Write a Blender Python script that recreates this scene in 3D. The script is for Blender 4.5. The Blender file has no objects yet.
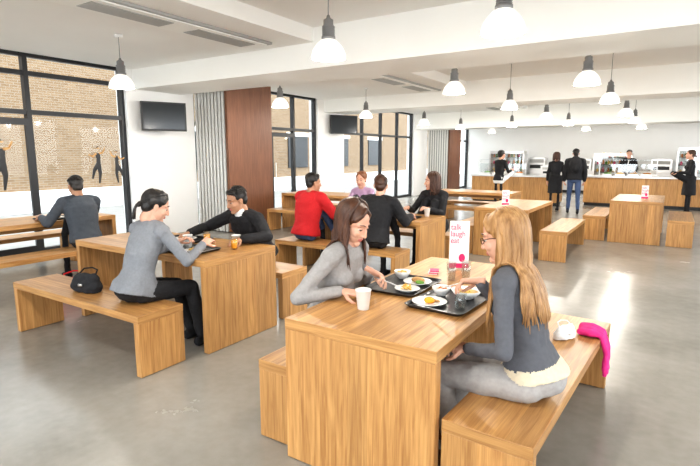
import bpy, math, random
from mathutils import Vector as V, Matrix, noise
from mathutils.bvhtree import BVHTree
random.seed(7)
sc=bpy.context.scene
col=sc.collection
Z=V((0,0,1))

# ---------------------------------------------------------------- materials
def mat(name,base=(.8,.8,.8),rough=.5,metal=0,emis=None,es=0,spec=None,coat=0,trans=0):
    m=bpy.data.materials.new(name); m.use_nodes=True
    b=m.node_tree.nodes['Principled BSDF']
    b.inputs['Base Color'].default_value=(*base,1); b.inputs['Roughness'].default_value=rough
    b.inputs['Metallic'].default_value=metal
    if emis: b.inputs['Emission Color'].default_value=(*emis,1); b.inputs['Emission Strength'].default_value=es
    if spec is not None: b.inputs['Specular IOR Level'].default_value=spec
    if coat: b.inputs['Coat Weight'].default_value=coat
    if trans: b.inputs['Transmission Weight'].default_value=trans
    return m
def nodes(m): return m.node_tree.nodes,m.node_tree.links,m.node_tree.nodes['Principled BSDF']
def noisy(name,c1,c2,scale=5,rough=.6,bump=0,bscale=None,detail=4,stretch=(1,1,1),metal=0):
    m=mat(name,c1,rough,metal); n,l,b=nodes(m)
    tc=n.new('ShaderNodeTexCoord'); mp=n.new('ShaderNodeMapping'); mp.inputs['Scale'].default_value=stretch
    l.new(tc.outputs['Object'],mp.inputs['Vector'])
    t=n.new('ShaderNodeTexNoise'); t.inputs['Scale'].default_value=scale; t.inputs['Detail'].default_value=detail
    l.new(mp.outputs[0],t.inputs['Vector'])
    r=n.new('ShaderNodeValToRGB'); r.color_ramp.elements[0].position=.3; r.color_ramp.elements[1].position=.7
    r.color_ramp.elements[0].color=(*c1,1); r.color_ramp.elements[1].color=(*c2,1)
    l.new(t.outputs[0],r.inputs[0]); l.new(r.outputs[0],b.inputs['Base Color'])
    if bump:
        t2=n.new('ShaderNodeTexNoise'); t2.inputs['Scale'].default_value=bscale or scale*4; t2.inputs['Detail'].default_value=3
        l.new(mp.outputs[0],t2.inputs['Vector'])
        bp=n.new('ShaderNodeBump'); bp.inputs['Strength'].default_value=bump; bp.inputs['Distance'].default_value=.01
        l.new(t2.outputs[0],bp.inputs['Height']); l.new(bp.outputs[0],b.inputs['Normal'])
    return m
def woodmat(name,ca,cb,board=.11,rough=.38):
    m=mat(name,ca,rough); n,l,b=nodes(m)
    uv=n.new('ShaderNodeUVMap'); uv.uv_map='UVMap'
    sep=n.new('ShaderNodeSeparateXYZ'); l.new(uv.outputs[0],sep.inputs[0])
    d=n.new('ShaderNodeMath'); d.operation='DIVIDE'; d.inputs[1].default_value=board; l.new(sep.outputs[1],d.inputs[0])
    fl=n.new('ShaderNodeMath'); fl.operation='FLOOR'; l.new(d.outputs[0],fl.inputs[0])
    wn=n.new('ShaderNodeTexWhiteNoise'); wn.noise_dimensions='1D'; l.new(fl.outputs[0],wn.inputs['W'])
    off=n.new('ShaderNodeMath'); off.operation='MULTIPLY'; off.inputs[1].default_value=7.3; l.new(wn.outputs['Value'],off.inputs[0])
    ax=n.new('ShaderNodeMath'); ax.operation='ADD'; l.new(sep.outputs[0],ax.inputs[0]); l.new(off.outputs[0],ax.inputs[1])
    cmb=n.new('ShaderNodeCombineXYZ'); l.new(ax.outputs[0],cmb.inputs[0]); l.new(sep.outputs[1],cmb.inputs[1]); l.new(off.outputs[0],cmb.inputs[2])
    mp=n.new('ShaderNodeMapping'); mp.inputs['Scale'].default_value=(1.2,20,1); l.new(cmb.outputs[0],mp.inputs[0])
    g=n.new('ShaderNodeTexNoise'); g.inputs['Scale'].default_value=2.2; g.inputs['Detail'].default_value=7; g.inputs['Distortion'].default_value=.6
    l.new(mp.outputs[0],g.inputs['Vector'])
    mp2=n.new('ShaderNodeMapping'); mp2.inputs['Scale'].default_value=(2.5,120,1); l.new(cmb.outputs[0],mp2.inputs[0])
    g2=n.new('ShaderNodeTexNoise'); g2.inputs['Scale'].default_value=2.5; g2.inputs['Detail'].default_value=3; l.new(mp2.outputs[0],g2.inputs['Vector'])
    ma=n.new('ShaderNodeMath'); ma.operation='MULTIPLY_ADD'; ma.inputs[1].default_value=.45; l.new(g2.outputs[0],ma.inputs[0]); l.new(g.outputs[0],ma.inputs[2])
    r=n.new('ShaderNodeValToRGB'); r.color_ramp.elements[0].position=.52; r.color_ramp.elements[1].position=.92
    r.color_ramp.elements[0].color=(*ca,1); r.color_ramp.elements[1].color=(*cb,1)
    l.new(ma.outputs[0],r.inputs[0])
    mr=n.new('ShaderNodeMapRange'); mr.inputs['To Min'].default_value=.84; mr.inputs['To Max'].default_value=1.10
    l.new(wn.outputs['Value'],mr.inputs['Value'])
    mx=n.new('ShaderNodeMix'); mx.data_type='RGBA'; mx.blend_type='MULTIPLY'; mx.inputs[0].default_value=1
    l.new(r.outputs[0],mx.inputs[6]); l.new(mr.outputs[0],mx.inputs[7]); l.new(mx.outputs[2],b.inputs['Base Color'])
    bp=n.new('ShaderNodeBump'); bp.inputs['Strength'].default_value=.10; bp.inputs['Distance'].default_value=.003
    l.new(g.outputs[0],bp.inputs['Height']); l.new(bp.outputs[0],b.inputs['Normal'])
    return m
OAK=woodmat('oak',(.345,.165,.053),(.585,.33,.125))
BROWN=woodmat('walnut_panel',(.13,.05,.024),(.21,.09,.045),board=.45,rough=.45)
WHITE=noisy('white_paint',(.88,.88,.87),(.90,.90,.89),2,.7)
CEIL=noisy('ceiling_paint',(.89,.88,.85),(.91,.90,.87),1.5,.8)
BEAM=noisy('beam_paint',(.91,.91,.88),(.93,.93,.90),1.5,.75)
def floormat():
    m=mat('polished_concrete',(.4,.4,.38),.3); n,l,b=nodes(m)
    tc=n.new('ShaderNodeTexCoord')
    a=n.new('ShaderNodeTexNoise'); a.inputs['Scale'].default_value=.9; a.inputs['Detail'].default_value=8; a.inputs['Roughness'].default_value=.62
    c=n.new('ShaderNodeTexNoise'); c.inputs['Scale'].default_value=14; c.inputs['Detail'].default_value=6
    l.new(tc.outputs['Object'],a.inputs['Vector']); l.new(tc.outputs['Object'],c.inputs['Vector'])
    ad=n.new('ShaderNodeMath'); ad.operation='MULTIPLY_ADD'; ad.inputs[1].default_value=.25; l.new(c.outputs[0],ad.inputs[0]); l.new(a.outputs[0],ad.inputs[2])
    r=n.new('ShaderNodeValToRGB'); r.color_ramp.elements[0].position=.42; r.color_ramp.elements[1].position=.85
    r.color_ramp.elements[0].color=(.24,.228,.202,1); r.color_ramp.elements[1].color=(.36,.345,.315,1)
    l.new(ad.outputs[0],r.inputs[0]); l.new(r.outputs[0],b.inputs['Base Color'])
    mr=n.new('ShaderNodeMapRange'); mr.inputs['To Min'].default_value=.14; mr.inputs['To Max'].default_value=.34
    l.new(a.outputs[0],mr.inputs['Value']); l.new(mr.outputs[0],b.inputs['Roughness'])
    return m
FLOOR=floormat()
def brickmat():
    m=mat('buff_brick',(.5,.4,.3),.9); n,l,b=nodes(m)
    tc=n.new('ShaderNodeTexCoord'); sp=n.new('ShaderNodeSeparateXYZ'); l.new(tc.outputs['Object'],sp.inputs[0])
    cb=n.new('ShaderNodeCombineXYZ'); l.new(sp.outputs[1],cb.inputs[0]); l.new(sp.outputs[2],cb.inputs[1])
    k=n.new('ShaderNodeTexBrick'); k.inputs['Scale'].default_value=1; k.inputs['Brick Width'].default_value=.23; k.inputs['Row Height'].default_value=.075
    k.inputs['Mortar Size'].default_value=.008; k.inputs['Color1'].default_value=(.21,.13,.07,1); k.inputs['Color2'].default_value=(.27,.18,.105,1); k.inputs['Mortar'].default_value=(.28,.24,.19,1)
    l.new(cb.outputs[0],k.inputs['Vector']); l.new(k.outputs[0],b.inputs['Base Color'])
    return m
BRICK=brickmat()
PAVE=noisy('paving',(.24,.23,.215),(.29,.28,.265),3,.9)
FRAME=mat('dark_frame',(.02,.021,.024),.4)
GREYF=mat('grey_trim',(.40,.40,.39),.5)
STRIPE=mat('partition_silver',(.72,.72,.70),.35,.2)
DARKSTRIP=mat('partition_dark_strip',(.12,.12,.12),.6)  # dark grey strips set back between the silver panel edges
BLACK=mat('black_plastic',(.012,.012,.013),.35)
SCREEN=mat('screen',(.03,.035,.04),.12)
STEEL=mat('stainless',(.7,.7,.7),.36,1)
DARKMETAL=mat('lamp_metal',(.28,.28,.28),.5,.6)
CHINA=mat('white_china',(.85,.85,.83),.2)
PAPER=mat('white_paper',(.85,.85,.84),.6)
PINK=mat('pink_print',(.75,.02,.14),.5)
SHADE=mat('opal_glass',(.9,.9,.88),.25,emis=(1,.95,.86),es=.5)
BULB=mat('bulb',(1,1,1),.3,emis=(1,.93,.8),es=9)
def glassmat(name,tint=(1,1,1),gl=.06):
    m=bpy.data.materials.new(name); m.use_nodes=True; n=m.node_tree.nodes; l=m.node_tree.links; n.clear()
    o=n.new('ShaderNodeOutputMaterial'); t=n.new('ShaderNodeBsdfTransparent'); t.inputs[0].default_value=(*tint,1)
    g=n.new('ShaderNodeBsdfGlossy'); g.inputs['Roughness'].default_value=.03
    x=n.new('ShaderNodeMixShader'); x.inputs[0].default_value=gl
    l.new(t.outputs[0],x.inputs[1]); l.new(g.outputs[0],x.inputs[2]); l.new(x.outputs[0],o.inputs[0]); return m
GLASS=glassmat('window_glass',(.95,.97,.97),.012)
TUMBLER=glassmat('tumbler_glass',(.93,.95,.95),.14)
TRAYM=noisy('tray_black',(.015,.015,.017),(.03,.03,.032),40,.35)
YEL=noisy('pasta',(.8,.45,.08),(.85,.62,.2),30,.5)
ORANGE=mat('orange_juice',(.9,.38,.02),.2)
SOUP=mat('soup',(.65,.22,.04),.3)
GREEN=noisy('salad',(.08,.22,.03),(.2,.4,.06),40,.6)
BREAD=noisy('bread',(.45,.22,.08),(.7,.45,.2),20,.8)
SKIN1=noisy('skin_fair',(.62,.34,.24),(.68,.40,.29),8,.5)
SKIN2=noisy('skin_tan',(.42,.22,.13),(.48,.26,.16),8,.5)
LIP=mat('lips',(.50,.15,.13),.4)
EYEW=mat('eye_white',(.7,.7,.68),.2)
EYED=mat('eye_dark',(.03,.015,.01),.15)
H_BLOND=noisy('hair_blonde',(.22,.105,.033),(.52,.30,.13),45,.42,stretch=(1,1,.12))
H_BRUN=noisy('hair_brunette',(.035,.013,.007),(.095,.038,.018),35,.4,stretch=(1,1,.15))
H_BLACK=noisy('hair_black',(.008,.007,.007),(.03,.024,.02),35,.4,stretch=(1,1,.15))
H_RED=noisy('hair_auburn',(.12,.035,.012),(.25,.09,.03),35,.4,stretch=(1,1,.15))
def cloth(name,c,k=1.15,sc_=60,r=.85):
    return noisy(name,c,tuple(min(1,x*k) for x in c),sc_,r,bump=.15,bscale=14)
C_LGREY=cloth('knit_light_grey',(.29,.28,.275)); C_GREY=cloth('jersey_grey',(.095,.098,.112)); C_MGREY=cloth('cardigan_grey',(.20,.21,.23))
C_BLACK=cloth('fabric_black',(.010,.010,.012),1.5); C_PANTG=cloth('trousers_pale_grey',(.34,.325,.315)); C_RED=cloth('jacket_red',(.50,.015,.02))
C_NAVY=cloth('hoodie_slate',(.06,.07,.085)); C_LILAC=cloth('top_lilac',(.42,.28,.42)); C_JEAN=cloth('denim',(.05,.08,.16)); C_CREAM=cloth('cream_band',(.62,.54,.40))
C_WHITE=cloth('fabric_white',(.75,.75,.74)); C_PINK=cloth('scarf_pink',(.72,.03,.22)); C_BROWN=cloth('leather_brown',(.10,.045,.02))

# ---------------------------------------------------------------- mesh builder
class MB:
    def __init__(s): s.v=[];s.f=[];s.m=[];s.uv=[];s.mats=[]
    def mi(s,m):
        if m not in s.mats: s.mats.append(m)
        return s.mats.index(m)
    def add(s,vs,fs,m,uvs=None,M=None):
        b=len(s.v); k=s.mi(m)
        for p in vs: s.v.append(tuple(M@V(p)) if M is not None else tuple(p))
        for i,f in enumerate(fs):
            s.f.append(tuple(b+j for j in f)); s.m.append(k); s.uv.append(uvs[i] if uvs else None)
    def box(s,x0,x1,y0,y1,z0,z1,m,grain=0,M=None):
        vs=[(x,y,z) for z in (z0,z1) for y in (y0,y1) for x in (x0,x1)]
        fs=[(0,2,3,1),(4,5,7,6),(0,1,5,4),(2,6,7,3),(0,4,6,2),(1,3,7,5)]; nax=[2,2,1,1,0,0]
        ou,ov=random.uniform(0,20),random.randint(0,50)*.11
        lo=(x0,y0,z0); uvs=[]
        for f,na in zip(fs,nax):
            ax=[a for a in (0,1,2) if a!=na]
            if grain in ax: ua=grain; va=[a for a in ax if a!=grain][0]
            else: ua,va=ax
            uvs.append([((vs[i][ua]-lo[ua])+ou,(vs[i][va]-lo[va])+ov) for i in f])
        s.add(vs,fs,m,uvs,M)
    def loft(s,rings,m,seg=16,ex=2.0,M=None,cap=True):
        vs=[];fs=[]
        for c,A,B in rings:
            for k in range(seg):
                t=2*math.pi*k/seg; ct,st=math.cos(t),math.sin(t)
                a=math.copysign(abs(ct)**(2/ex),ct); b=math.copysign(abs(st)**(2/ex),st)
                vs.append(V(c)+V(A)*a+V(B)*b)
        n=len(rings)
        for i in range(n-1):
            for k in range(seg):
                k2=(k+1)%seg; fs.append((i*seg+k,i*seg+k2,(i+1)*seg+k2,(i+1)*seg+k))
        if cap:
            fs.append(tuple(reversed(range(seg)))); fs.append(tuple((n-1)*seg+k for k in range(seg)))
        s.add(vs,fs,m,None,M)
    def tube(s,pts,rad,m,seg=10,ref=None,M=None,nc=3):
        pts=[V(p) for p in pts]; n=len(pts)
        rad=[(r,r) if not isinstance(r,(tuple,list)) else r for r in rad]
        tg=[]
        for i in range(n):
            a=pts[max(i-1,0)]; b=pts[min(i+1,n-1)]; d=b-a
            tg.append(d.normalized() if d.length>1e-9 else Z.copy())
        ref=V(ref) if ref is not None else (V((1,0,0)) if abs(tg[0].x)<.8 else V((0,1,0)))
        rings=[]; a=ref
        fr=[]
        for i in range(n):
            a=a-tg[i]*a.dot(tg[i]); a.normalize(); fr.append((a.copy(),tg[i].cross(a)))
        for k in range(nc,0,-1):
            an=k*math.pi/2/nc*.96; rr=rad[0]; R0=min(rr)
            rings.append((pts[0]-tg[0]*R0*math.sin(an),fr[0][0]*rr[0]*math.cos(an),fr[0][1]*rr[1]*math.cos(an)))
        for i in range(n): rings.append((pts[i],fr[i][0]*rad[i][0],fr[i][1]*rad[i][1]))
        for k in range(1,nc+1):
            an=k*math.pi/2/nc*.96; rr=rad[-1]; R0=min(rr)
            rings.append((pts[-1]+tg[-1]*R0*math.sin(an),fr[-1][0]*rr[0]*math.cos(an),fr[-1][1]*rr[1]*math.cos(an)))
        s.loft(rings,m,seg,2.0,M)
    def ell(s,c,r,m,seg=16,M=None,R=None):
        rings=[]; n=seg//2+1; c=V(c)
        R=R or Matrix.Identity(3)
        X,Y,Zz=R@V((1,0,0)),R@V((0,1,0)),R@V((0,0,1))
        for i in range(n+1):
            p=-math.pi/2*.98+math.pi*.98*i/n; q=math.cos(p)
            rings.append((c+Zz*r[2]*math.sin(p),X*r[0]*q,Y*r[1]*q))
        s.loft(rings,m,seg,2.0,M)
    def lathe(s,prof,c,m,seg=28,M=None,cap=True):
        s.loft([(V(c)+V((0,0,z)),V((r,0,0)),V((0,r,0))) for r,z in prof],m,seg,2.0,M,cap)
    def obj(s,name,smooth=False,bevel=0,loc=(0,0,0),rz=0,parent=None):
        me=bpy.data.meshes.new(name); me.from_pydata(s.v,[],s.f)
        for m in s.mats: me.materials.append(m)
        me.polygons.foreach_set('material_index',s.m)
        if any(u is not None for u in s.uv):
            ul=me.uv_layers.new(name='UVMap')
            for p,u in zip(me.polygons,s.uv):
                if u is not None:
                    for k,li in enumerate(p.loop_indices): ul.data[li].uv=u[k]
        if smooth:
            me.polygons.foreach_set('use_smooth',[True]*len(me.polygons))
        me.update()
        o=bpy.data.objects.new(name,me); col.objects.link(o)
        o.location=loc; o.rotation_euler=(0,0,rz)
        if bevel:
            b=o.modifiers.new('bevel','BEVEL'); b.width=bevel; b.segments=2; b.limit_method='ANGLE'
        if parent: o.parent=parent
        return o
def remesh(mb,vox,smooth=3,cl=(),amp=0.0,out=None,minz=None):
    me=bpy.data.meshes.new('tmp'); me.from_pydata(mb.v,[],mb.f); me.update()
    o=bpy.data.objects.new('tmp',me); col.objects.link(o)
    r=o.modifiers.new('r','REMESH'); r.mode='VOXEL'; r.voxel_size=vox
    sm=o.modifiers.new('s','SMOOTH'); sm.factor=.5; sm.iterations=smooth
    dg=bpy.context.evaluated_depsgraph_get(); m2=bpy.data.meshes.new_from_object(o.evaluated_get(dg),depsgraph=dg)
    bv=BVHTree.FromPolygons(mb.v,mb.f)
    vs=[v.co.copy() for v in m2.vertices]; ns=[v.normal.copy() for v in m2.vertices]
    fs=[tuple(p.vertices) for p in m2.polygons]; ms=[]
    isc=set()
    for p in m2.polygons:
        h=bv.find_nearest(p.center); k=mb.m[h[2]] if h[2] is not None else 0
        ms.append(k)
        if mb.mats[k] in cl: isc.update(p.vertices)
    if amp:
        for i in isc:
            p=vs[i]; a=noise.noise(p*9)+.6*noise.noise(V((p.x*22,p.y*22,p.z*30)))
            vs[i]=p+ns[i]*a*amp
    if minz is not None:
        for p in vs:
            if p.z<minz: p.z=minz
    bpy.data.objects.remove(o); bpy.data.meshes.remove(me); bpy.data.meshes.remove(m2)
    b=len(out.v)
    out.v+= [tuple(p) for p in vs]
    idx=[out.mi(m) for m in mb.mats]
    for f,k in zip(fs,ms): out.f.append(tuple(b+j for j in f)); out.m.append(idx[k]); out.uv.append(None)
def ik(a,t,l1,l2,pole):
    d=t-a; L=d.length
    if L>(l1+l2)*.995: t=a+d.normalized()*(l1+l2)*.995; d=t-a; L=d.length
    if L<abs(l1-l2)+.02: L=abs(l1-l2)+.02
    dn=d.normalized(); c=(l1*l1+L*L-l2*l2)/(2*L); h=math.sqrt(max(l1*l1-c*c,0))
    p=pole-dn*pole.dot(dn); p.normalize()
    return a+dn*c+p*h,t

def build_head(out,hc,hf,hu,skin,hairm,male,vox,S=1.0,glasses=False,ears=True):
    hf=hf.normalized(); r=hf.cross(hu).normalized(); u=r.cross(hf).normalized()
    M=Matrix(((r.x,hf.x,u.x,hc.x),(r.y,hf.y,u.y,hc.y),(r.z,hf.z,u.z,hc.z),(0,0,0,1)))@Matrix.Scale(S,4)
    h=MB()
    h.ell((0,-.012,.03),(.074,.094,.085),skin,24,M)
    h.ell((0,.024,-.035),(.061,.068,.084),skin,24,M)
    h.ell((0,.03,-.072),(.054 if male else .048,.052,.04),skin,18,M)
    h.ell((0,.066,-.098),(.030 if male else .024,.026,.021),skin,14,M)
    h.ell((.035,.058,-.03),(.026,.026,.026),skin,12,M); h.ell((-.035,.058,-.03),(.026,.026,.026),skin,12,M)
    h.tube([(-.045,.062,.024),(0,.083,.026),(.045,.062,.024)],[.011,.010,.011],skin,8,M=M)
    h.tube([(0,.086,.012),(0,.097,-.012),(0,.104,-.032)],[.0065,.0085,.011],skin,10,M=M)
    h.ell((.011,.094,-.036),(.008,.010,.007),skin,8,M); h.ell((-.011,.094,-.036),(.008,.010,.007),skin,8,M)
    h.ell((0,.086,-.060),(.023,.011,.0055),LIP,10,M); h.ell((0,.085,-.070),(.019,.011,.006),LIP,10,M)
    if ears:
        for sx in (1,-1):
            h.ell((sx*.078,-.006,-.012),(.009,.019,.030),skin,10,M); h.ell((sx*.083,-.012,.002),(.007,.013,.015),skin,8,M)
    h.tube([(0,-.02,-.04),(0,-.035,-.11)],[.05,.05],skin,14,M=M)
    remesh(h,vox,2,out=out)
    for sx in (1,-1):
        out.ell((sx*.030,.0700,.002),(.0120,.0120,.0085),EYEW,10,M)
        out.ell((sx*.030,.0800,-.001),(.0052,.0033,.0055),EYED,8,M)
        out.ell((sx*.030,.0705,.0065),(.0135,.0132,.0078),skin,12,M)
        out.tube([(sx*.017,.0815,.002),(sx*.030,.0845,.0035),(sx*.043,.0765,.001)],[.0013,.0018,.0013],EYED,5,M=M,nc=1)
        out.tube([(sx*.013,.088,.027),(sx*.030,.085,.034),(sx*.048,.070,.028)],[.0025,.0034,.002],hairm if hairm!=H_BLOND else H_BRUN,5,M=M,nc=1)
        if glasses:
            pts=[(sx*.031+.021*math.cos(t),.094-.004*abs(math.cos(t)),.0+.0145*math.sin(t)) for t in [i*math.pi/6 for i in range(13)]]
            out.tube(pts,[.0017]*13,EYED,5,M=M,nc=1)
            out.tube([(sx*.052,.09,.004),(sx*.078,.04,.006),(sx*.083,-.01,.0)],[.0018]*3,EYED,5,M=M,nc=1)
    if glasses: out.tube([(-.01,.096,.003),(.01,.096,.003)],[.0016,.0016],EYED,5,M=M,nc=1)
    return M
def build_hair(out,M,hm,style,bvh,length=.3,vox=.005,n=230,az0=52):
    h=MB()
    sx=.080 if style=='short' else .085
    h.ell((0,-.024,.040),(sx,.095,.087),hm,24,M)
    h.ell((0,-.055,-.010),(.066,.055,.070),hm,16,M)
    if style=='short':
        h.tube([(-.05,.035,.085),(0,.052,.095),(.05,.035,.085)],[.022,.026,.022],hm,10,M=M)
    else:
        h.tube([(-.060,.040,.045),(-.036,.052,.078),(0,.040,.108)],[.014,.014,.013],hm,8,M=M)
        h.tube([(.060,.040,.045),(.036,.052,.078),(0,.040,.108)],[.014,.014,.013],hm,8,M=M)
    remesh(h,vox,2,cl=(hm,),amp=.006 if style=='short' else .0,out=out)
    R=M.to_3x3()
    def push(p,gap):
        q=bvh.find_nearest(p)
        if q[0] is not None and q[3]<.25:
            d=(p-q[0]).dot(q[1])
            if d<gap: p=q[0]+q[1]*gap
        return p
    if style=='short':
        for i in range(150):
            az=random.uniform(0,2*math.pi); po=random.uniform(.1,1.35)
            d=V((math.sin(po)*math.sin(az),math.sin(po)*math.cos(az),math.cos(po)))
            if d.y>.55 and d.z<.55: continue
            p=V((d.x*sx,-.024+d.y*.095,.040+d.z*.087)); t=(V((random.uniform(-.4,.4),-.4 if d.y<.5 else .4,-.5))); t=(t-d*t.dot(d)).normalized()
            out.tube([M@(p-d*.004),M@(p+d*.006+t*.014),M@(p+d*.003+t*.034)],[.0045,.004,.001],hm,4,nc=1)
    elif style=='long':
        for i in range(n):
            az=random.uniform(math.radians(az0),math.radians(360-az0))
            L=length*random.uniform(.82,1.05); pts=[]
            lift=random.uniform(.0,.008); ph=random.uniform(0,6.28); am=random.uniform(.002,.008)
            for k in range(6):
                po=math.radians(8+k*17)
                d=V((math.sin(po)*math.sin(az),math.sin(po)*math.cos(az),math.cos(po)))
                pts.append(M@V((d.x*(.087+lift),-.022+d.y*(.098+lift),.038+d.z*(.09+lift))))
            p=pts[-1].copy(); ctr=M@V((0,-.03,0)); dr=(p-ctr); dr.z=0; dr.normalize()
            tot=0; v=(pts[-1]-pts[-2]).normalized()
            while tot<L:
                v=(v*.55+V((0,0,-1))*.5).normalized(); p=p+v*.032
                tot+=.032
                q=p+V((-dr.y,dr.x,0))*math.sin(tot*28+ph)*am
                q=push(q,.008+lift); pts.append(q); p=p.lerp(q,.8)
            nn=len(pts)
            out.tube(pts,[.0028+ .0042*math.sin(math.pi*min(1,(j+1)/nn*1.05))**.7 if j<nn-1 else .0012 for j in range(nn)],hm,5,nc=1)
    elif style=='tied':
        for i in range(140):
            az=random.uniform(0,6.28); tgt=V((random.uniform(-.018,.018),-.115,-.025+random.uniform(-.018,.02)))
            d=V((math.sin(az)*.8,math.cos(az)*.5+.1,.75)).normalized()
            p=V((d.x*.086,-.022+d.y*.097,.038+d.z*.089)); pts=[]
            for k in range(7):
                t=k/6; q=p.lerp(tgt,t); md=q-V((0,-.022,.038))
                e=V((md.x/.088,md.y/.099,md.z/.091))
                if k<6: e=e.normalized(); q=V((e.x*.0875,-.022+e.y*.0985,.038+e.z*.0905))
                pts.append(M@q)
            out.tube(pts,[.004,.005,.005,.005,.005,.005,.004],hm,5,nc=1)
        out.ell((0,-.118,-.028),(.026,.018,.024),hm,12,M)
        for i in range(50):
            o=V((random.uniform(-.02,.02),-.125,-.03+random.uniform(-.01,.015))); p=M@o; pts=[p.copy()]
            v=(R@V((random.uniform(-.3,.3),-1,-.2))).normalized()
            for k in range(int(length/.03)):
                v=(v*.5+V((random.uniform(-.1,.1),random.uniform(-.1,.1),-.6))).normalized(); p=push(p+v*.03,.01); pts.append(p.copy())
            out.tube(pts,[.006]*(len(pts)-1)+[.002],hm,5,nc=1)
def build_hand(out,w,d,n,side,skin,vox,curl=.5,S=1.0,thumb=1):
    d=d.normalized(); n=(n-d*n.dot(d)).normalized(); l=d.cross(n)*side
    h=MB()
    h.loft([(w-d*.03,l*.024,n*.019),(w,l*.025,n*.018),(w+d*.03*S,l*.034,n*.017),(w+d*.065*S,l*.040,n*.015),(w+d*.09*S,l*.038,n*.012)],skin,14,2.5)
    for i,(o,L) in enumerate(zip((.029,.010,-.010,-.028),(.072,.080,.074,.058))):
        b=w+d*(.082-.004*abs(i-1))*S+l*o*S; p=b-d*.015; pts=[p,b]; a=0
        for k,fr in enumerate((.45,.32,.23)):
            a+=curl*(.7+.15*i)*(1,1.1,.8)[k]; dd=d*math.cos(a)+n*math.sin(a)+l*o*1.2
            b=b+dd.normalized()*L*fr*S; pts.append(b.copy())
        h.tube(pts,[.0085,.0088,.0085,.0078,.0066],skin,8,nc=2)
    b=w+d*.022*S+l*.022; t1=b+(d*.55+l*.75+n*.45*thumb).normalized()*.045*S; t2=t1+(d*.9+l*.15+n*.5*thumb).normalized()*.032*S; t3=t2+(d*.95-l*.1+n*.4).normalized()*.024*S
    h.tube([b,t1,t2,t3],[.013,.0115,.0098,.0075],skin,8,nc=2)
    remesh(h,vox,1,out=out)

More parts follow.
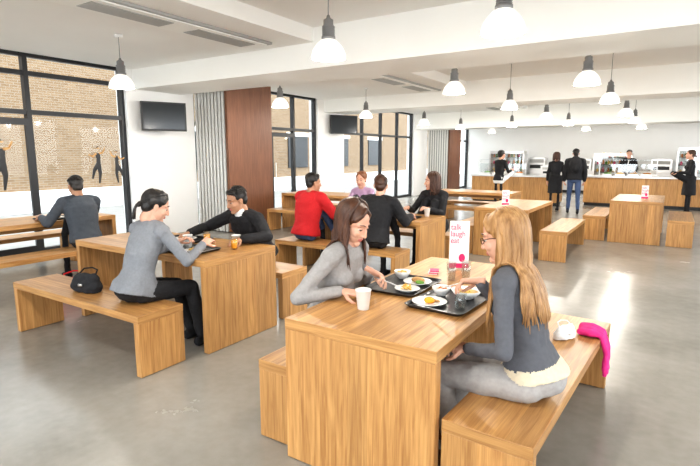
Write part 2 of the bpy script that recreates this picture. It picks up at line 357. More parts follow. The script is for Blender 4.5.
def person(name,pelvis,yaw,lean=.2,hl=None,hr=None,fl=None,fr=None,male=False,top=C_BLACK,pants=C_BLACK,shoe=C_BLACK,skin=SKIN1,hair=H_BLACK,
           style='short',hdir=None,htilt=0,vox=.011,stand=False,S=1.0,bulk=0.0,collar=None,band=None,coat=None,hlen=.25,dl=None,dr=None,curl=.5,glasses=False,
           pl=None,pr=None,short_sleeve=0,extra=None,nh=230,kneepole=None,nl=None,nr=None,twist=0,az0=52):
    P=V(pelvis); a=math.radians(yaw); f=V((math.cos(a),math.sin(a),0)); r=V((f.y,-f.x,0))
    b=MB(); cl=(top,pants,shoe)+((coat,) if coat else ())+((band,) if band else ())
    l1,l2=lean*.75,lean*1.2
    s1=Z*math.cos(l1)+f*math.sin(l1); s2=Z*math.cos(l2)+f*math.sin(l2)
    f1=f*math.cos(l1)-Z*math.sin(l1); f2=f*math.cos(l2)-Z*math.sin(l2)
    tw=math.radians(twist); r2=r*math.cos(tw)+Z.cross(r)*math.sin(tw)
    k=1.0 if male else .88
    ww=(.155,.15,.165,.178,.150,.07) if male else (.150,.122,.134,.148,.128,.058)
    dd=(.118,.108,.115,.120,.092,.062) if male else (.112,.090,.096,.100,.080,.050)
    c1=P+s1*.14*S; c2=P+s1*.26*S; c3=c2+s2*.11*S; c4=c3+s2*.10*S; nb=c4+s2*.045*S
    g=bulk
    if band: rings=[(P+s1*.055,r*(ww[0]+g+.008),f1*(dd[0]+g+.006))]
    elif stand: rings=[(P-s1*.03,r*(ww[0]+g+.02),f1*(dd[0]+g+.012))]
    else: rings=[(P-s1*.035,r*(.172+g*.6),f1*((.178 if male else .170)+g*.5)),(P+s1*.015,r*(.168+g*.6),f1*((.168 if male else .160)+g*.5))]
    for c,w,d,F,RR in ((P+s1*.08,ww[0]-.004,dd[0]+.004,f1,r),(c1,ww[1],dd[1],f1,r),(c2,ww[2],dd[2],f1,r),(c3,ww[3],dd[3],f2,r2),(c4,ww[4],dd[4],f2,r2),(nb,ww[5]+.012,dd[5]+.008,f2,r2)):
        rings.append((c,RR*(w+g),F*(d+g)))
    if coat:
        b.loft([(P-Z*.38,r*.19,f*.16),(P-Z*.1,r*.18,f*.14),(P+Z*.1,r*.165,f*.13)],coat,20,2.2)
    b.loft(rings,top,24,2.35)
    if band: b.loft([(P+s1*.005,r*.166,f1*.164),(P+s1*.03,r*.164,f1*.152),(P+s1*.062,r*.158,f1*.130)],band,28,2.15)
    if not male:
        for sg in (1,-1): b.ell(c3-s2*.03+f2*(.065+g)+r2*.062*sg,(.058,.058,.056),top,14)
    if stand: b.loft([(P-Z*.10,r*.15,f*.105),(P-Z*.03,r*(.168),f*.12),(P+Z*.07,r*.15,f*.11)],pants,20,2.2)
    else:
        rr=.165 if male else .155
        b.ell(P-Z*.0-f*.0,(.15,rr,.10),pants,20,R=Matrix.Rotation(a,3,'Z'))
    sw=(.175 if male else .152)*S+g*.6
    shs={}
    for sg,tg,pole,hd,hn,tag in ((-1,hl,pl,dl,nl,'l'),(1,hr,pr,dr,nr,'r')):
        sh=c4-s2*.012+r2*sw*sg
        b.tube([nb-s2*.02+r2*.03*sg,c4+s2*.018+r2*sw*.62*sg,sh],[.045+g*.5,.048+g*.6,.056+g],top,12)
        if tg is None: tg=sh-Z*.52*S+r*sg*.06+f*.06
        tg=V(tg); pole=V(pole) if pole is not None else (-Z*.8+r*sg*.45-f*.35)
        el,wr=ik(sh,tg,.29*S,.245*S,pole)
        fd=(wr-el).normalized(); cf=el+(wr-el)*(.93-short_sleeve)
        b.tube([sh,sh.lerp(el,.5),el],[.056*k+g,.050*k+g,.043*k+g],top,12)
        b.tube([el,el.lerp(cf,.5),cf],[.043*k+g,.040*k+g*.9,.032*k+g*.7+.003],top,12)
        b.tube([el,wr],[.03,.024],skin,10)
        hdv=V(hd) if hd is not None else (fd+f*.3)
        hnv=V(hn) if hn is not None else (-Z+r*(-sg)*.35 if abs(hdv.normalized().z)<.8 else r*(-sg))
        shs[tag]=(wr,hdv,hnv,sg)
    for sg,tg in ((-1,fl),(1,fr)):
        hp=P+r*.088*sg-Z*(.02 if not stand else .03)
        if tg is None: tg=P+r*.1*sg+(f*.42 if not stand else V((0,0,0)))
        tg=V(tg); tg.z=tg.z if tg.z>.081 else .085
        kn,an=ik(hp,tg,(.42 if not stand else .425)*S,.41*S,V(kneepole) if kneepole is not None else (f+Z*.5))
        th=.088 if male else .082
        b.tube([hp,hp.lerp(kn,.5),kn],[th,.075,.060],pants,14)
        b.tube([kn,kn.lerp(an,.35),kn.lerp(an,.93)],[.059,.056,.045],pants,14)
        ff=f
        hl_=V((an.x,an.y,.045))-ff*.045
        b.tube([an+Z*.03,V((an.x,an.y,.05))],[.036,.038],shoe,10)
        b.tube([hl_,hl_+ff*.09,hl_+ff*.165-Z*.008,hl_+ff*.205-Z*.012],[(.036,.042),(.040,.040),(.043,.032),(.034,.024)],shoe,12,ref=r)
    hf=V(hdir).normalized() if hdir is not None else f
    hc=nb+s2*.055*S+Z*.088*S+hf*.022
    hu=Z.copy()+r*htilt
    b.tube([nb-s2*.04,nb+s2*.03,hc-Z*.045-hf*.02],[.056*k+.004,.050*k+.003,.049*k],skin,14)
    if collar: b.tube([nb-s2*.012,nb+s2*.022],[.064*k,.060*k],collar,14)
    if extra: extra(b,P,f,r,c3,c4,s2,f2)
    out=MB()
    remesh(b,vox,3,cl=cl,amp=.007,out=out,minz=.004)
    hv=max(.0035,vox*.42)
    M=build_head(out,hc,hf,hu,skin,hair,male,hv,ears=(style!='long'),glasses=glasses)
    bv=BVHTree.FromPolygons(out.v,out.f)
    build_hair(out,M,hair,style,bv,hlen,max(.005,vox*.6),nh,az0)
    for t in shs:
        wr,hdv,hnv,sg=shs[t]; build_hand(out,wr,hdv,hnv,-sg,skin,max(.003,vox*.36),curl)
    o=out.obj(name,smooth=True)
    return o,shs

# ---------------------------------------------------------------- room
def wbox(name,x0,x1,y0,y1,z0,z1,m,grain=0,bevel=0):
    b=MB(); b.box(x0,x1,y0,y1,z0,z1,m,grain); return b.obj(name,bevel=bevel)
XW=-8.3; XR=5.0; YB=-3.0; YF=23.5
wbox('floor',XW-.3,XR+.3,YB-.3,YF+.3,-.2,0,FLOOR)
wbox('ground_outside',-45,30,-25,45,-.5,-.21,PAVE)
wbox('ceiling',XW-.3,XR+.3,YB-.3,YF+.3,3.25,3.5,CEIL)
beams=[(5.7,6.75),(11.6,12.65),(17.5,18.55)]
b=MB()
prev=YB
for y0,y1 in beams+[(YF,YF)]:
    b.box(XW,-4.25,prev,y0,3.06,3.25,CEIL); prev=y1
b.obj('ceiling_soffit')
for i,(y0,y1) in enumerate(beams):
    wbox('ceiling_beam_%d'%(i+1),XW,XR,y0,y1,2.72 if i<2 else 2.5,3.25,BEAM)  # wide cross beams dropped below the ceiling
for i,(y0,y1) in enumerate([(-2.5,5.4),(7.2,11.3),(13,17.2)]):
    b=MB(); b.box(-5.25,-4.72,y0,y1,3.03,3.058,GREYF); b.box(-5.2,-4.77,y0+.05,y1-.05,3.015,3.029,BEAM)
    for q in range(int((y1-y0)/1.3)): b.box(-5.12,-4.85,y0+.25+q*1.3,y0+1.2+q*1.3,3.008,3.0149,GREYF)
    b.obj('ceiling_vent_strip' if i==0 else 'ceiling_vent_strip.%03d'%i)
b=MB()
b.box(XW-.3,XW,5.56,7.05,0,3.25,WHITE); b.box(XW-.3,XW,11.3,12.6,0,3.25,WHITE); b.box(XW-.3,XW,17.4,18.6,0,3.25,WHITE)
for y0,y1 in ((YB,5.56),(7.05,11.3),(12.6,17.4),(18.6,YF)): b.box(XW-.3,XW,y0,y1,3.1,3.25,WHITE)
b.obj('wall_left')
wbox('wall_far',XW-.3,XR+.3,YF,YF+.3,0,3.25,WHITE)
b=MB()
for y in (-3.3,1.2,6,11.4,17.2,22.3): b.box(XR,XR+.3,y,y+.9,0,3.25,WHITE)
b.box(XR,XR+.3,-2.4,22.3,3.0,3.2499,WHITE); b.obj('wall_right')
b=MB()
for x in (XW,-4.2,.2,4.4): b.box(x,x+.6,YB-.3,YB,0,3.25,WHITE)
b.box(XW+.6,4.4,YB-.299,YB-.001,3.0,3.2499,WHITE); b.obj('wall_rear')
def window(name,y0,y1,muls,rails,door=None,x=XW-.12,z1=3.1):
    b=MB(); t=.035
    b.box(x-.05,x+.05,y0,y0+.07,0,z1,FRAME); b.box(x-.05,x+.05,y1-.07,y1,0,z1,FRAME)
    b.box(x-.05,x+.05,y0,y1,z1-.08,z1,FRAME); b.box(x-.05,x+.05,y0,y1,0,.08,FRAME)
    for m in muls: b.box(x-.05,x+.05,m-t,m+t,0.08,z1-.08,FRAME)
    for z in rails: b.box(x-.045,x+.045,y0+.07,y1-.07,z-t,z+t,FRAME)
    b.box(x-.006,x+.006,y0+.07,y1-.07,.08,z1-.08,GLASS)
    if door:
        for a in door:
            b.box(x+.04,x+.085,a,a+.09,.02,2.1,FRAME); b.box(x+.04,x+.085,a+.86,a+.95,.02,2.1,FRAME)
            b.box(x+.04,x+.085,a+.09,a+.86,2.0,2.1,FRAME); b.box(x+.04,x+.085,a+.09,a+.86,.02,.14,FRAME)
            b.tube([(x+.13,a+.12,.85),(x+.13,a+.12,1.35)],[.012,.012],STEEL,8)
    return b.obj(name)
window('window_1',YB,5.56,[-1.2,.8,2.05,3.0,3.95],[2.2,2.78],door=[2.05,3.0])
window('window_2',7.05,11.3,[8.4,9.4,10.35],[2.2],door=[9.4])
window('window_3',12.6,17.4,[13.8,15,16.2],[2.2])
window('window_4',18.6,YF,[20,21.6],[2.2])
b=MB(); b.box(-17,-16.6,-15,3.9,-.2,5.6,BRICK); b.box(-17,-16.6,6.2,40,-.2,5.2,BRICK); b.box(-17,-16.7,3.9,6.2,-.2,5.2,WHITE)
for y in (13,16.5,20,24,28): b.box(-16.65,-16.55,y,y+1.6,.9,2.5,FRAME); b.box(-16.6,-16.5,y-.1,y+1.7,2.5,2.7,WHITE)
b.box(-16.6,-16.3,-15,40,-.2,.45,WHITE)
b.obj('brick_building')
def dancer(name,y,z,flip,q_=.95):
    b=MB(); x=XW-.055; s=flip
    def T(p,r,m=BLACK): b.tube([(x,y+s*q[0]*q_,z+q[1]*q_) for q in p],[(.004,rr*q_) for rr in r],m,10,ref=(1,0,0))
    T([(0,.20),(.01,.08),(0,-.04)],[.062,.045,.055]); T([(.012,.30),(.012,.315)],[.036,.036],BREAD); T([(.0,.325),(-.005,.335)],[.034,.03])
    T([(.03,.19),(.12,.22),(.17,.32)],[.022,.019,.012],BREAD); T([(-.03,.19),(-.12,.13),(-.2,.17)],[.022,.019,.012],BREAD)
    T([(0,-.04),(.03,-.22),(.0,-.44)],[.06,.04,.018]); T([(0,-.04),(-.10,-.16),(-.15,-.34)],[.06,.04,.018])
    b.obj(name)
dancer('dancer_decal',4.98,1.42,1,.8); dancer('dancer_decal.001',5.33,1.38,-1,.72); dancer('dancer_decal.002',3.5,1.45,1)
def partition(name,y0,z1,ly):
    b=MB(); n=9; x0,x1=-8.28,-7.42; w=(x1-x0)/n
    for i in range(n):
        xa=x0+i*w; b.box(xa+.004,xa+w*.68,y0,y0+ly,.02,z1,STRIPE); b.box(xa+w*.68,xa+w-.002,y0+.03,y0+ly-.02,.02,z1,DARKSTRIP)
    b.box(x1+.0,x1+.06,y0-.0,y0+ly,.02,z1,BROWN,2); b.box(x0,x1+.06,y0,y0+ly,z1,z1+.04,GREYF)
    b.obj(name)
partition('folding_partition',7.06,2.98,1.28); partition('folding_partition.001',18.62,2.7,1.2)
def tv(name,loc,rz,w=.95,h=.56):
    b=MB(); b.box(-w/2,w/2,-.03,.03,-h/2,h/2,BLACK); b.box(-w/2+.03,w/2-.03,-.034,-.0299,-h/2+.03,h/2-.03,SCREEN)
    b.box(-.1,.1,.03,.10,-.1,.1,DARKMETAL); b.tube([(0,.1,0),(0,.26,.03)],[.02,.02],DARKMETAL,8)
    o=b.obj(name,loc=loc,rz=rz,bevel=.004); return o
tv('television',(-8.0,6.1,2.25),math.radians(66),.80,.52); tv('television.001',(-7.97,12.1,2.4),math.radians(62),.85,.52)

# ---------------------------------------------------------------- pendants
def lamp(name,x,y,zb,zc):
    b=MB()
    b.lathe([(.150,0),(.156,.004),(.152,.035),(.138,.075),(.112,.115),(.078,.15),(.055,.165),(.05,.165),(.07,.146),(.104,.11),(.13,.07),(.145,.03),(.148,.004)],(0,0,0),SHADE,28,cap=False)
    b.lathe([(.058,.16),(.062,.17),(.062,.19),(.05,.195),(.05,.28),(.044,.29),(.044,.33),(.02,.345),(.012,.37)],(0,0,0),DARKMETAL,20)
    for i in range(5): b.lathe([(.057,.2+i*.017),(.057,.207+i*.017)],(0,0,0),DARKMETAL,20)
    b.tube([(0,0,.36),(0,0,zc-zb-.03)],[.005,.005],DARKMETAL,6); b.lathe([(.05,zc-zb-.035),(.05,zc-zb-.002)],(0,0,0),PAPER,16)
    b.ell((0,0,.07),(.04,.04,.055),BULB,12)
    o=b.obj(name,smooth=True,loc=(x,y,zb))
    L=bpy.data.lights.new(name+'_light','POINT'); L.energy=40; L.color=(1,.94,.85); L.shadow_soft_size=.05
    lo=bpy.data.objects.new('light',L); col.objects.link(lo); lo.parent=o; lo.location=(0,0,-.02)
i=0
for x,ys in ((-6.05,(4.0,7.1,10.1,13.3,16.2,19.6)),(-2.68,(3.82,6.82,9.7,12.9,15.9,19.4)),(-1.1,(3.72,)),(-.98,(6.9,9.45,12.7,15.6,19.0)),(1.4,(.8,3.8)),(-1.1,(.8,)),(-2.7,(.8,)),(-4.3,(15.9,))):
    for y in ys:
        zc=3.06 if x<-4.25 else 3.25
        for (y0,y1) in beams:
            if y0-.1<y<y1+.1: y=y1+.12
        lamp('pendant_lamp' if i==0 else 'pendant_lamp.%03d'%i,x,y,2.4,zc); i+=1
b=MB()
for y in (20,21,22):
    for x in (-3.5,-2.5,-1.5,-.5,.5,1.5): b.lathe([(.08,3.235),(.09,3.2495)],(x,y,0),BULB,12)
b.obj('recessed_downlights')

# ---------------------------------------------------------------- furniture
cnt={}
def nm(n):
    c=cnt.get(n,0); cnt[n]=c+1; return n if c==0 else '%s.%03d'%(n,c)
def table(cx,cy,along,L=1.8,W=.81,H=.75,t=.055,rz=0):
    b=MB(); b.box(-L/2,L/2,-W/2,W/2,H-t,H,OAK,0)
    for sx in (-1,1):
        xa,xb=(L/2-t-.001,L/2-.001) if sx>0 else (-L/2+.001,-L/2+t+.001)
        b.box(xa,xb,-W/2+.001,W/2-.001,.004,H-t-.0005,OAK,2)
    b.box(-L/2+t+.02,L/2-t-.02,-.03,.03,H-t-.09,H-t-.001,OAK,0)
    return b.obj(nm('dining_table'),bevel=.003,loc=(cx,cy,0),rz=(0 if along=='x' else math.pi/2)+rz)
def bench(cx,cy,along,L=1.78,W=.38,H=.45,t=.055,rz=0):
    b=MB(); b.box(-L/2,L/2,-W/2,W/2,H-t,H,OAK,0)
    for sx in (-1,1):
        xa,xb=(L/2-t-.001,L/2-.001) if sx>0 else (-L/2+.001,-L/2+t+.001)
        b.box(xa,xb,-W/2+.001,W/2-.001,.004,H-t-.0005,OAK,2)
    return b.obj(nm('bench'),bevel=.003,loc=(cx,cy,0),rz=(0 if along=='x' else math.pi/2)+rz)
table(-1.16,2.735,'y'); bench(-1.63,2.80,'y'); bench(-.50,2.74,'y',rz=math.radians(-3))
table(-3.845,2.945,'x'); bench(-3.9,2.18,'x'); bench(-3.9,3.70,'x')
table(-6.72,3.05,'y'); bench(-5.92,2.85,'y'); bench(-7.5,3.05,'y')
table(-3.4,5.86,'x'); bench(-3.45,5.12,'x'); bench(-3.4,6.62,'x')
table(-2.15,8.45,'y'); bench(-2.78,8.5,'y'); bench(-1.4,8.55,'y')
table(-3.7,11.0,'x'); bench(-3.7,10.3,'x'); bench(-3.7,11.7,'x')
table(-6.1,8.6,'x'); bench(-6.1,7.9,'x'); bench(-6.1,9.3,'x')
table(-.5,10.9,'y'); bench(-1.15,10.95,'y'); bench(.18,10.9,'y')

# ---------------------------------------------------------------- tableware
TZ=.7505
def rrect(w,h,r,z,n=4):
    p=[]
    for cx,cy,a0 in ((w/2-r,h/2-r,0),(-w/2+r,h/2-r,90),(-w/2+r,-h/2+r,180),(w/2-r,-h/2+r,270)):
        for k in range(n+1):
            a=math.radians(a0+90*k/n); p.append((cx+r*math.cos(a),cy+r*math.sin(a),z))
    return p
def tray(x,y,rz,w=.46,h=.34):
    rs=[rrect(w-.04,h-.04,.03,0),rrect(w,h,.04,.018),rrect(w-.008,h-.008,.038,.0185),rrect(w-.046,h-.046,.03,.004)]
    n=len(rs[0]); vs=sum(rs,[]); fs=[]
    for i in range(3):
        for k in range(n): fs.append((i*n+k,i*n+(k+1)%n,(i+1)*n+(k+1)%n,(i+1)*n+k))
    fs.append(tuple(reversed(range(n)))); fs.append(tuple(3*n+k for k in range(n)))
    b=MB(); b.add(vs,fs,TRAYM); return b.obj(nm('food_tray'),loc=(x,y,TZ),rz=rz)
def plate(x,y,r=.11,z=TZ+.0045,food=None):
    b=MB(); b.lathe([(r*.6,0),(r*.62,.003),(r*.95,.014),(r,.017),(r*.98,.019),(r*.62,.008),(.002,.007)],(0,0,0),CHINA,28)
    if food=='bread':
        b.ell((.0,.01,.022),(.045,.03,.018),BREAD,12); b.ell((.03,-.03,.018),(.03,.02,.012),GREEN,10)
    if food=='pasta':
        for i in range(26):
            a=random.uniform(0,6.28); q=random.uniform(0,r*.45); p=V((q*math.cos(a),q*math.sin(a),.014+random.uniform(0,.014))); d=V((random.uniform(-1,1),random.uniform(-1,1),.1))*.016
            b.tube([p-d,p+V((0,0,.005)),p+d],[.005]*3,YEL,6,nc=1)
    if food=='peel': b.ell((0,0,.02),(.03,.028,.018),ORANGE,12); b.ell((.02,.03,.014),(.03,.012,.006),BREAD,8)
    return b.obj(nm('dinner_plate'),smooth=True,loc=(x,y,z))
def bowl(x,y,r=.075,z=TZ+.0045,food=YEL):
    b=MB(); b.lathe([(r*.45,0),(r*.5,.004),(r*.85,.03),(r,.05),(r*.96,.051),(r*.8,.036)],(0,0,0),CHINA,28); b.lathe([(r*.84,.0363),(.002,.042)],(0,0,0),food,28)
    for i in range(12):
        a=random.uniform(0,6.28); q=random.uniform(0,r*.6); b.ell((q*math.cos(a),q*math.sin(a),.043),(.010,.008,.006),food,8)
    return b.obj(nm('soup_bowl'),smooth=True,loc=(x,y,z))
def cup(x,y,z=TZ,h=.105):
    b=MB(); b.lathe([(.028,0),(.030,.001),(.041,h),(.043,h+.001),(.043,h-.004),(.039,h-.002),(.028,.006)],(0,0,0),PAPER,24)
    return b.obj(nm('paper_cup'),smooth=True,loc=(x,y,z))
def glass(x,y,fill=None,z=TZ,h=.11,r=.032):
    b=MB(); b.lathe([(r*.8,0),(r,h),(r-.003,h),(r*.8-.003,.008)],(0,0,0),TUMBLER,20)
    if fill: b.lathe([(r*.78,.0085),(r*.92,h*.75)],(0,0,0),fill,20)
    return b.obj(nm('drinking_glass'),smooth=True,loc=(x,y,z))
def cutlery(name,x,y,rz,z=TZ+.006):
    b=MB(); b.tube([(0,-.09,.002),(0,.0,.004),(0,.04,.004)],[(.004,.0018),(.003,.0018),(.004,.0018)],STEEL,6,ref=(1,0,0),nc=1)
    if name=='fork':
        for k in (-.007,-.0025,.0025,.007): b.tube([(k*.7,.04,.004),(k,.06,.002),(k,.09,.005)],[.0014]*3,STEEL,5,nc=1)
    elif name=='knife': b.tube([(0,.04,.004),(0,.08,.004),(0.002,.115,.003)],[(.009,.0012),(.009,.0012),(.003,.001)],STEEL,6,ref=(1,0,0),nc=1)
    else: b.ell((0,.062,.005),(.014,.024,.004),STEEL,10)
    return b.obj(nm(name),smooth=True,loc=(x,y,z),rz=rz)
tray(-.975,2.53,math.pi/2-.06); tray(-1.34,2.70,math.pi/2)
bowl(-.92,2.64,.085); plate(-1.05,2.43,.095,food='peel'); bowl(-1.06,2.62,.055,food=SOUP); glass(-.88,2.44,z=TZ+.0045,h=.085)
cutlery('knife',-.99,2.325,1.4,TZ+.012) ; cutlery('spoon',-1.13,2.54,.1,TZ+.006)
plate(-1.29,2.79,.09,food='bread'); bowl(-1.43,2.86,.055,food=YEL); plate(-1.27,2.605,.075,food='pasta')
cup(-1.31,2.17); glass(-1.15,3.00,h=.12); glass(-1.08,3.08,h=.12)
b=MB()
for k in range(4): b.box(-.03+k*.004,.03+k*.004,-.045,.045,k*.006,k*.006+.005,PINK if k%2 else PAPER)
b.obj('sauce_sachets',loc=(-1.33,3.12,TZ),rz=.4)
def menu(x,y,rz,z=TZ,h=.30,w=.13):
    e=bpy.data.objects.new(nm('menu_stand'),None); col.objects.link(e); e.location=(x,y,z); e.rotation_euler=(0,0,rz)
    b=MB(); b.box(-w/2,w/2,-.004,.004,.012,h,PAPER); b.box(-w/2-.01,w/2+.01,-.035,.035,0,.012,TUMBLER); b.box(-w/2,w/2,-.0046,-.0041,.012,.045,PINK)
    b.obj('card',parent=e)
    for k,t in enumerate(('talk','laugh','eat')):
        c=bpy.data.curves.new('word','FONT'); c.body=t; c.size=.058; c.extrude=.0003; c.materials.append(PINK)
        o=bpy.data.objects.new('word_%d'%k,c); col.objects.link(o); o.parent=e; o.location=(-w/2+.006,-.0055,h-.06-k*.048); o.rotation_euler=(math.pi/2,0,0); o.scale=(.85,1,1)
    b=MB(); b.ell((0,0,0),(.022,.001,.030),PINK,12); o=b.obj('logo',parent=e,smooth=True); o.location=(.02,-.0052,.085)
    return e
menu(-1.22,3.32,math.radians(28),h=.345,w=.135); menu(-3.2,5.95,math.radians(20),h=.25,w=.11); menu(-6.6,2.55,math.radians(60),h=.26,w=.12)
menu(-2.2,8.0,math.radians(20),h=.25,w=.11); menu(-4.6,11,.4,h=.25,w=.11); menu(-.4,10.6,.2,h=.25,w=.11)
tray(-3.4,2.77,.05); tray(-3.85,3.1,0); plate(-3.30,2.74,.085,food='pasta'); bowl(-3.50,2.73,.06,food=SOUP); plate(-3.85,3.1,.11,food='bread'); cup(-3.52,2.86,z=TZ+.005); glass(-3.12,3.02,ORANGE); cup(-3.3,3.22,h=.08); cup(-4.1,2.85); cutlery('knife',-3.2,2.80,0,z=TZ+.012)
glass(-3.55,3.10,ORANGE); cup(-3.7,2.75,h=.09); tray(-3.9,5.72,0); plate(-3.9,5.72,.1,food='pasta'); cup(-3.65,5.95); tray(-2.9,5.75,0); plate(-2.9,5.75,.1,food='bread'); cup(-2.68,6.05); glass(-3.4,6.0)
tray(-6.55,3.3,math.pi/2); plate(-6.55,3.3,.1,food='bread'); cup(-6.5,3.62)

def bag(name,x,y,z,m,sc2=1,rz=0):
    b=MB(); q=MB(); b.loft([(V((0,0,.005)),V((.15,0,0)),V((0,.07,0))),(V((0,0,.06)),V((.165,0,0)),V((0,.08,0))),(V((0,0,.13)),V((.14,0,0)),V((0,.05,0))),(V((0,0,.17)),V((.11,0,0)),V((0,.02,0)))],m,20,2.6)
    remesh(b,.01,2,cl=(m,),amp=.012,out=q)
    q.tube([(-.1,0,.15),(-.08,.05,.20),(0,.07,.21),(.08,.05,.20),(.1,0,.15)],[.007]*5,m,6)
    q.box(-.02,.02,-.082,-.07,.07,.09,STEEL)
    q.v=[(a*sc2,b_*sc2,c*sc2) for a,b_,c in q.v]
    return q.obj(name,smooth=True,loc=(x,y,z),rz=rz)
bag('handbag',-3.93,2.17,.449,C_BLACK,.9,.2); bag('red_bag',-5.45,2.9,0,C_RED,1.3,1.4); bag('pouch',-.47,3.14,.451,C_WHITE,.5,1.0)
b=MB(); q=MB()
for k in range(5):
    y=3.24+k*.03
    b.tube([(-.40,y+.02,.472),(-.34,y,.482),(-.285,y+.01,.465),(-.25,y-.01,.38),(-.247,y-.02,.24+.02*(k%2))],[.018,.021,.019,.017,.014],C_PINK,8)
remesh(b,.007,1,cl=(C_PINK,),amp=.010,out=q); q.obj('scarf',smooth=True)

# ---------------------------------------------------------------- servery
def counter(name,x0,x1,y0,y1,h=.92,m=OAK):
    b=MB(); n=max(1,int((x1-x0)/.9)); w=(x1-x0)/n
    b.box(x0+.03,x1-.03,y0+.06,y1-.03,.004,.1,FRAME)
    for k in range(n): b.box(x0+k*w+.006,x0+(k+1)*w-.006,y0,y0+.03,.1,h-.05,m,2)
    b.box(x0,x1,y0+.031,y1,.1,h-.05,m,2); b.box(x0-.02,x1+.02,y0-.05,y1+.02,h-.05,h,STEEL)
    return b.obj(name,bevel=.003)
counter(nm('serving_counter'),-5.6,-2.9,16.2,16.95); counter(nm('serving_counter'),-2.3,.9,17.0,17.4+.3); counter(nm('serving_counter'),1.2,3.6,16.6,17.4)
counter(nm('serving_counter'),-7.2,3.5,22.6,23.35,m=STEEL)
def sneeze(name,x0,x1,y,z0=.922):
    b=MB()
    for x in (x0,(x0+x1)/2,x1): b.tube([(x,y,z0),(x,y,z0+.38),(x,y+.25,z0+.48)],[.014]*3,STEEL,8)
    b.box(x0,x1,y-.004,y+.004,z0+.08,z0+.36,TUMBLER); b.box(x0,x1,y,y+.3,z0+.47,z0+.48,TUMBLER)
    for k in range(int((x1-x0)/.35)):
        xx=x0+.2+k*.35; b.box(xx-.13,xx+.13,y+.1,y+.4,z0,z0+.06,STEEL); b.ell((xx,y+.25,z0+.07),(.11,.12,.04),(GREEN,YEL,BREAD,SOUP)[k%4],10)
    return b.obj(name)
sneeze('sneeze_guard',-5.4,-3.9,16.3); sneeze('sneeze_guard.001',-1.9,-.4,17.1)
def machine(name,x,y,z,w,d,h):
    b=MB(); b.box(-w/2,w/2,-d/2,d/2,0,h,STEEL); b.box(-w/2+.06,w/2-.06,-d/2-.01,-d/2,h*.6,h-.05,GREYF); b.box(-w/2+.08,w/2-.08,-d/2-.012,-d/2,.06,h*.42,BLACK)
    b.tube([(-.1,-d/2-.05,h*.48),(.1,-d/2-.05,h*.48)],[.012,.012],STEEL,8); b.box(-w/2+.05,w/2-.05,-d/2+.05,d/2-.05,h,h+.03,STEEL)
    return b.obj(name,loc=(x,y,z),bevel=.006)
machine('coffee_machine',-5.0,22.95,.922,.7,.5,.5); machine('oven',-3.2,22.97,.922,.7,.5,.45); machine('coffee_machine.001',-.4,22.95,.922,.7,.5,.45)
machine('cash_register',-3.3,16.65,.922,.4,.35,.3); machine('cash_register.001',.4,17.4,.922,.35,.3,.3)
def cabinet(name,x,y,w=1.6,h=1.7,d=.55):
    b=MB()
    for sx in (-1,1): b.box(sx*w/2-.03,sx*w/2+.03,-d/2,d/2,0.004,h,STEEL)
    b.box(-w/2,w/2,d/2-.03,d/2,.3,h,STEEL); b.box(-w/2+.03,w/2-.03,-d/2,d/2-.03,.004,.5,STEEL); b.box(-w/2,w/2,-d/2,d/2,h,h+.12,STEEL)
    for k in range(4):
        z=.6+k*.28; b.box(-w/2+.03,w/2-.03,-d/2+.05,d/2-.03,z,z+.02,GREYF)
        for j in range(12):
            xx=-w/2+.12+j*(w-.24)/11; b.lathe([(.04,z+.021),(.045,z+.1),(.02,z+.15+.03*(j%3))],(xx,-.05,0),(SOUP,GREEN,YEL,BREAD,PINK,PAPER)[(j+k*2)%6],10)
    b.box(-w/2+.03,w/2-.03,-d/2,-d/2+.01,.52,h,TUMBLER)
    return b.obj(name,loc=(x,y,0))
cabinet('food_display_cabinet',.9,22.1); cabinet('food_display_cabinet.001',-6.0,21.9,1.4,1.6); cabinet('food_display_cabinet.002',-2.0,22.1,1.3,1.5)

# ---------------------------------------------------------------- people
NV=.007
def fork_in(w,d,name='fork'):
    d=V(d).normalized(); b=MB(); s=V((-d.y,d.x,0)).normalized()
    b.tube([w-d*.06,w+d*.05,w+d*.08],[.0032,.0028,.004],STEEL,6,nc=1)
    for k in (-.007,-.0025,.0025,.007): b.tube([w+d*.08+s*k*.6,w+d*.10+s*k,w+d*.135+s*k],[.0014]*3,STEEL,5,nc=1)
    b.obj(nm('fork'),smooth=True)
person('seated_woman',(-1.70,2.40,.548),0,.30,hl=(-1.48,2.53,.865),hr=(-1.50,2.25,.80),fl=(-1.28,2.5,.08),fr=(-1.3,2.3,.08),top=C_LGREY,pants=C_JEAN,hair=H_BRUN,style='long',
       hdir=(.80,-.05,-.42),vox=NV,hlen=.26,dl=(1,.05,-.35),dr=(1,.45,-.12),curl=.6,bulk=.004,nr=(0.1,.1,-1),nl=(.1,-.5,-.8),az0=68,nh=280)
fork_in(V((-1.395,2.515,.825)),(.85,.15,-.25))
person('seated_woman.001',(-.47,2.30,.55),180,.26,hl=(-.74,2.17,.655),hr=(-.78,2.43,.92),fl=(-.80,2.20,.08),fr=(-.84,2.42,.08),top=C_GREY,pants=C_PANTG,hair=H_BLOND,style='long',
       hdir=(-.92,-.02,-.30),vox=NV,hlen=.46,dl=(-1,.3,-.1),dr=(-.8,-.15,-.1),curl=.65,band=C_CREAM,glasses=True,nh=480,shoe=C_BROWN,az0=80)
fork_in(V((-.885,2.41,.895)),(-.8,.1,-.35))
person('seated_woman.002',(-3.36,2.22,.548),90,.36,hl=(-3.44,2.68,.83),hr=(-3.14,2.70,.84),fl=(-3.36,2.72,.08),fr=(-3.16,2.66,.08),top=C_MGREY,pants=C_BLACK,hair=H_BLACK,style='tied',
       hdir=(.45,.8,-.40),vox=NV,hlen=.12,curl=.6,bulk=.006)
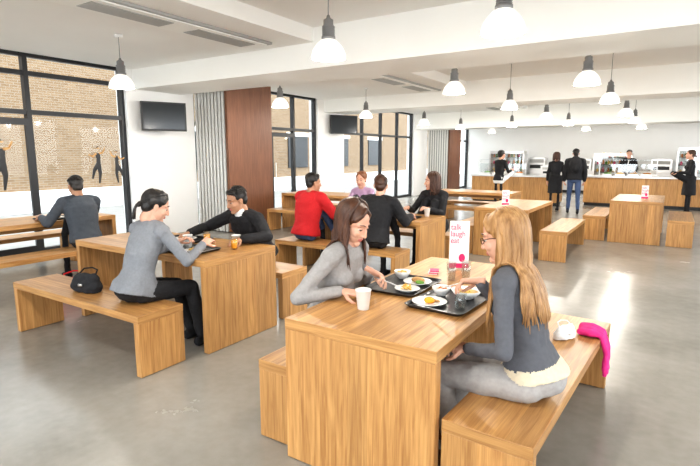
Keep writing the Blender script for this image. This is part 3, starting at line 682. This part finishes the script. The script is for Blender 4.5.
person('seated_man',(-3.5,3.74,.55),-90,.52,hl=(-3.20,3.19,.80),hr=(-3.92,3.20,.80),fl=(-3.4,3.3,.08),fr=(-3.65,3.3,.08),male=True,top=C_BLACK,pants=C_JEAN,hair=H_BLACK,skin=SKIN2,
       hdir=(-.25,-.85,-.30),vox=NV,curl=.55,bulk=.010,collar=C_WHITE,pl=(.8,.3,-.3),pr=(-.8,.3,-.3))
person('seated_man.001',(-5.92,3.30,.55),170,.32,hl=(-6.42,3.05,.80),hr=(-6.42,3.5,.80),male=True,top=C_NAVY,pants=C_BLACK,hair=H_BLACK,skin=SKIN2,hdir=(-.9,.1,-.3),bulk=.014,vox=.01)
person('seated_man.002',(-3.98,5.13,.55),82,.22,hl=(-4.05,5.6,.80),hr=(-3.7,5.6,.80),male=True,top=C_RED,pants=C_JEAN,hair=H_BLACK,skin=SKIN2,hdir=(.5,.8,-.1),bulk=.026,vox=.01)
person('seated_man.003',(-2.95,5.13,.55),90,.26,hl=(-3.1,5.6,.80),hr=(-2.7,5.6,.80),male=True,top=C_BLACK,pants=C_BLACK,hair=H_BRUN,skin=SKIN1,hdir=(-.3,.9,-.1),bulk=.02,vox=.01)
person('seated_woman.003',(-3.95,6.62,.55),-90,.25,hl=(-3.8,6.14,.80),hr=(-4.1,6.14,.80),top=C_LILAC,pants=C_BLACK,hair=H_RED,style='tied',hdir=(.15,-.9,-.15),vox=.012,hlen=.05)
person('seated_woman.004',(-2.78,6.62,.55),-95,.22,hl=(-2.7,6.14,.84),hr=(-3.0,6.14,.84),top=C_BLACK,pants=C_BLACK,hair=H_BRUN,style='long',hdir=(-.8,-.6,-.1),vox=.012,hlen=.2,nh=120,bulk=.008)
person('standing_man',(-2.2,14.5,.93),100,.05,stand=True,male=True,top=C_BLACK,pants=C_JEAN,hair=H_BLACK,bulk=.02,vox=.014,fl=(-2.32,14.5,.08),fr=(-2.05,14.35,.08),
       extra=lambda b,P,f,r,c3,c4,s2,f2: b.ell(c3-f2*.19,(.15,.11,.22),C_BLACK,16))
person('standing_woman',(-2.75,14.9,.88),110,.05,stand=True,top=C_BLACK,coat=C_BLACK,pants=C_BLACK,hair=H_BRUN,style='long',vox=.014,nh=80,hlen=.15,S=.95)
person('standing_woman.001',(-3.95,13.6,.90),60,.08,stand=True,top=C_BLACK,pants=C_WHITE,hair=H_BLACK,style='tied',vox=.014,hlen=.05,hl=(-3.9,13.95,1.15),hr=(-3.7,13.85,1.15))
person('standing_woman.002',(.38,15.7,.90),195,.04,stand=True,top=C_BLACK,coat=C_BLACK,pants=C_BLACK,hair=H_BRUN,style='tied',vox=.014,hlen=.05,hl=(.1,15.5,1.1),hr=(.1,15.8,1.1))
person('chef',(-1.22,18.4,.93),-90,.1,stand=True,male=True,top=C_BLACK,pants=C_BLACK,hair=H_BLACK,vox=.014,hl=(-1.0,18.05,1.02),hr=(-1.45,18.05,1.02))

# ---------------------------------------------------------------- light, world, camera
w=bpy.data.worlds.new('sky'); sc.world=w; w.use_nodes=True
bg=w.node_tree.nodes['Background']; bg.inputs[0].default_value=(.90,.95,1,1); bg.inputs[1].default_value=4.0
sc.view_settings.view_transform='Standard'
try: sc.view_settings.look='Medium High Contrast'
except Exception as e:
    print('look',e)
sc.view_settings.exposure=.28
cam=bpy.data.cameras.new('camera'); co=bpy.data.objects.new('camera',cam); col.objects.link(co)
co.location=(0,0,1.55); co.rotation_euler=(math.radians(90-8.87),0,math.radians(32.7)); cam.lens=25.71; cam.sensor_width=36; cam.clip_start=.05
sc.camera=co
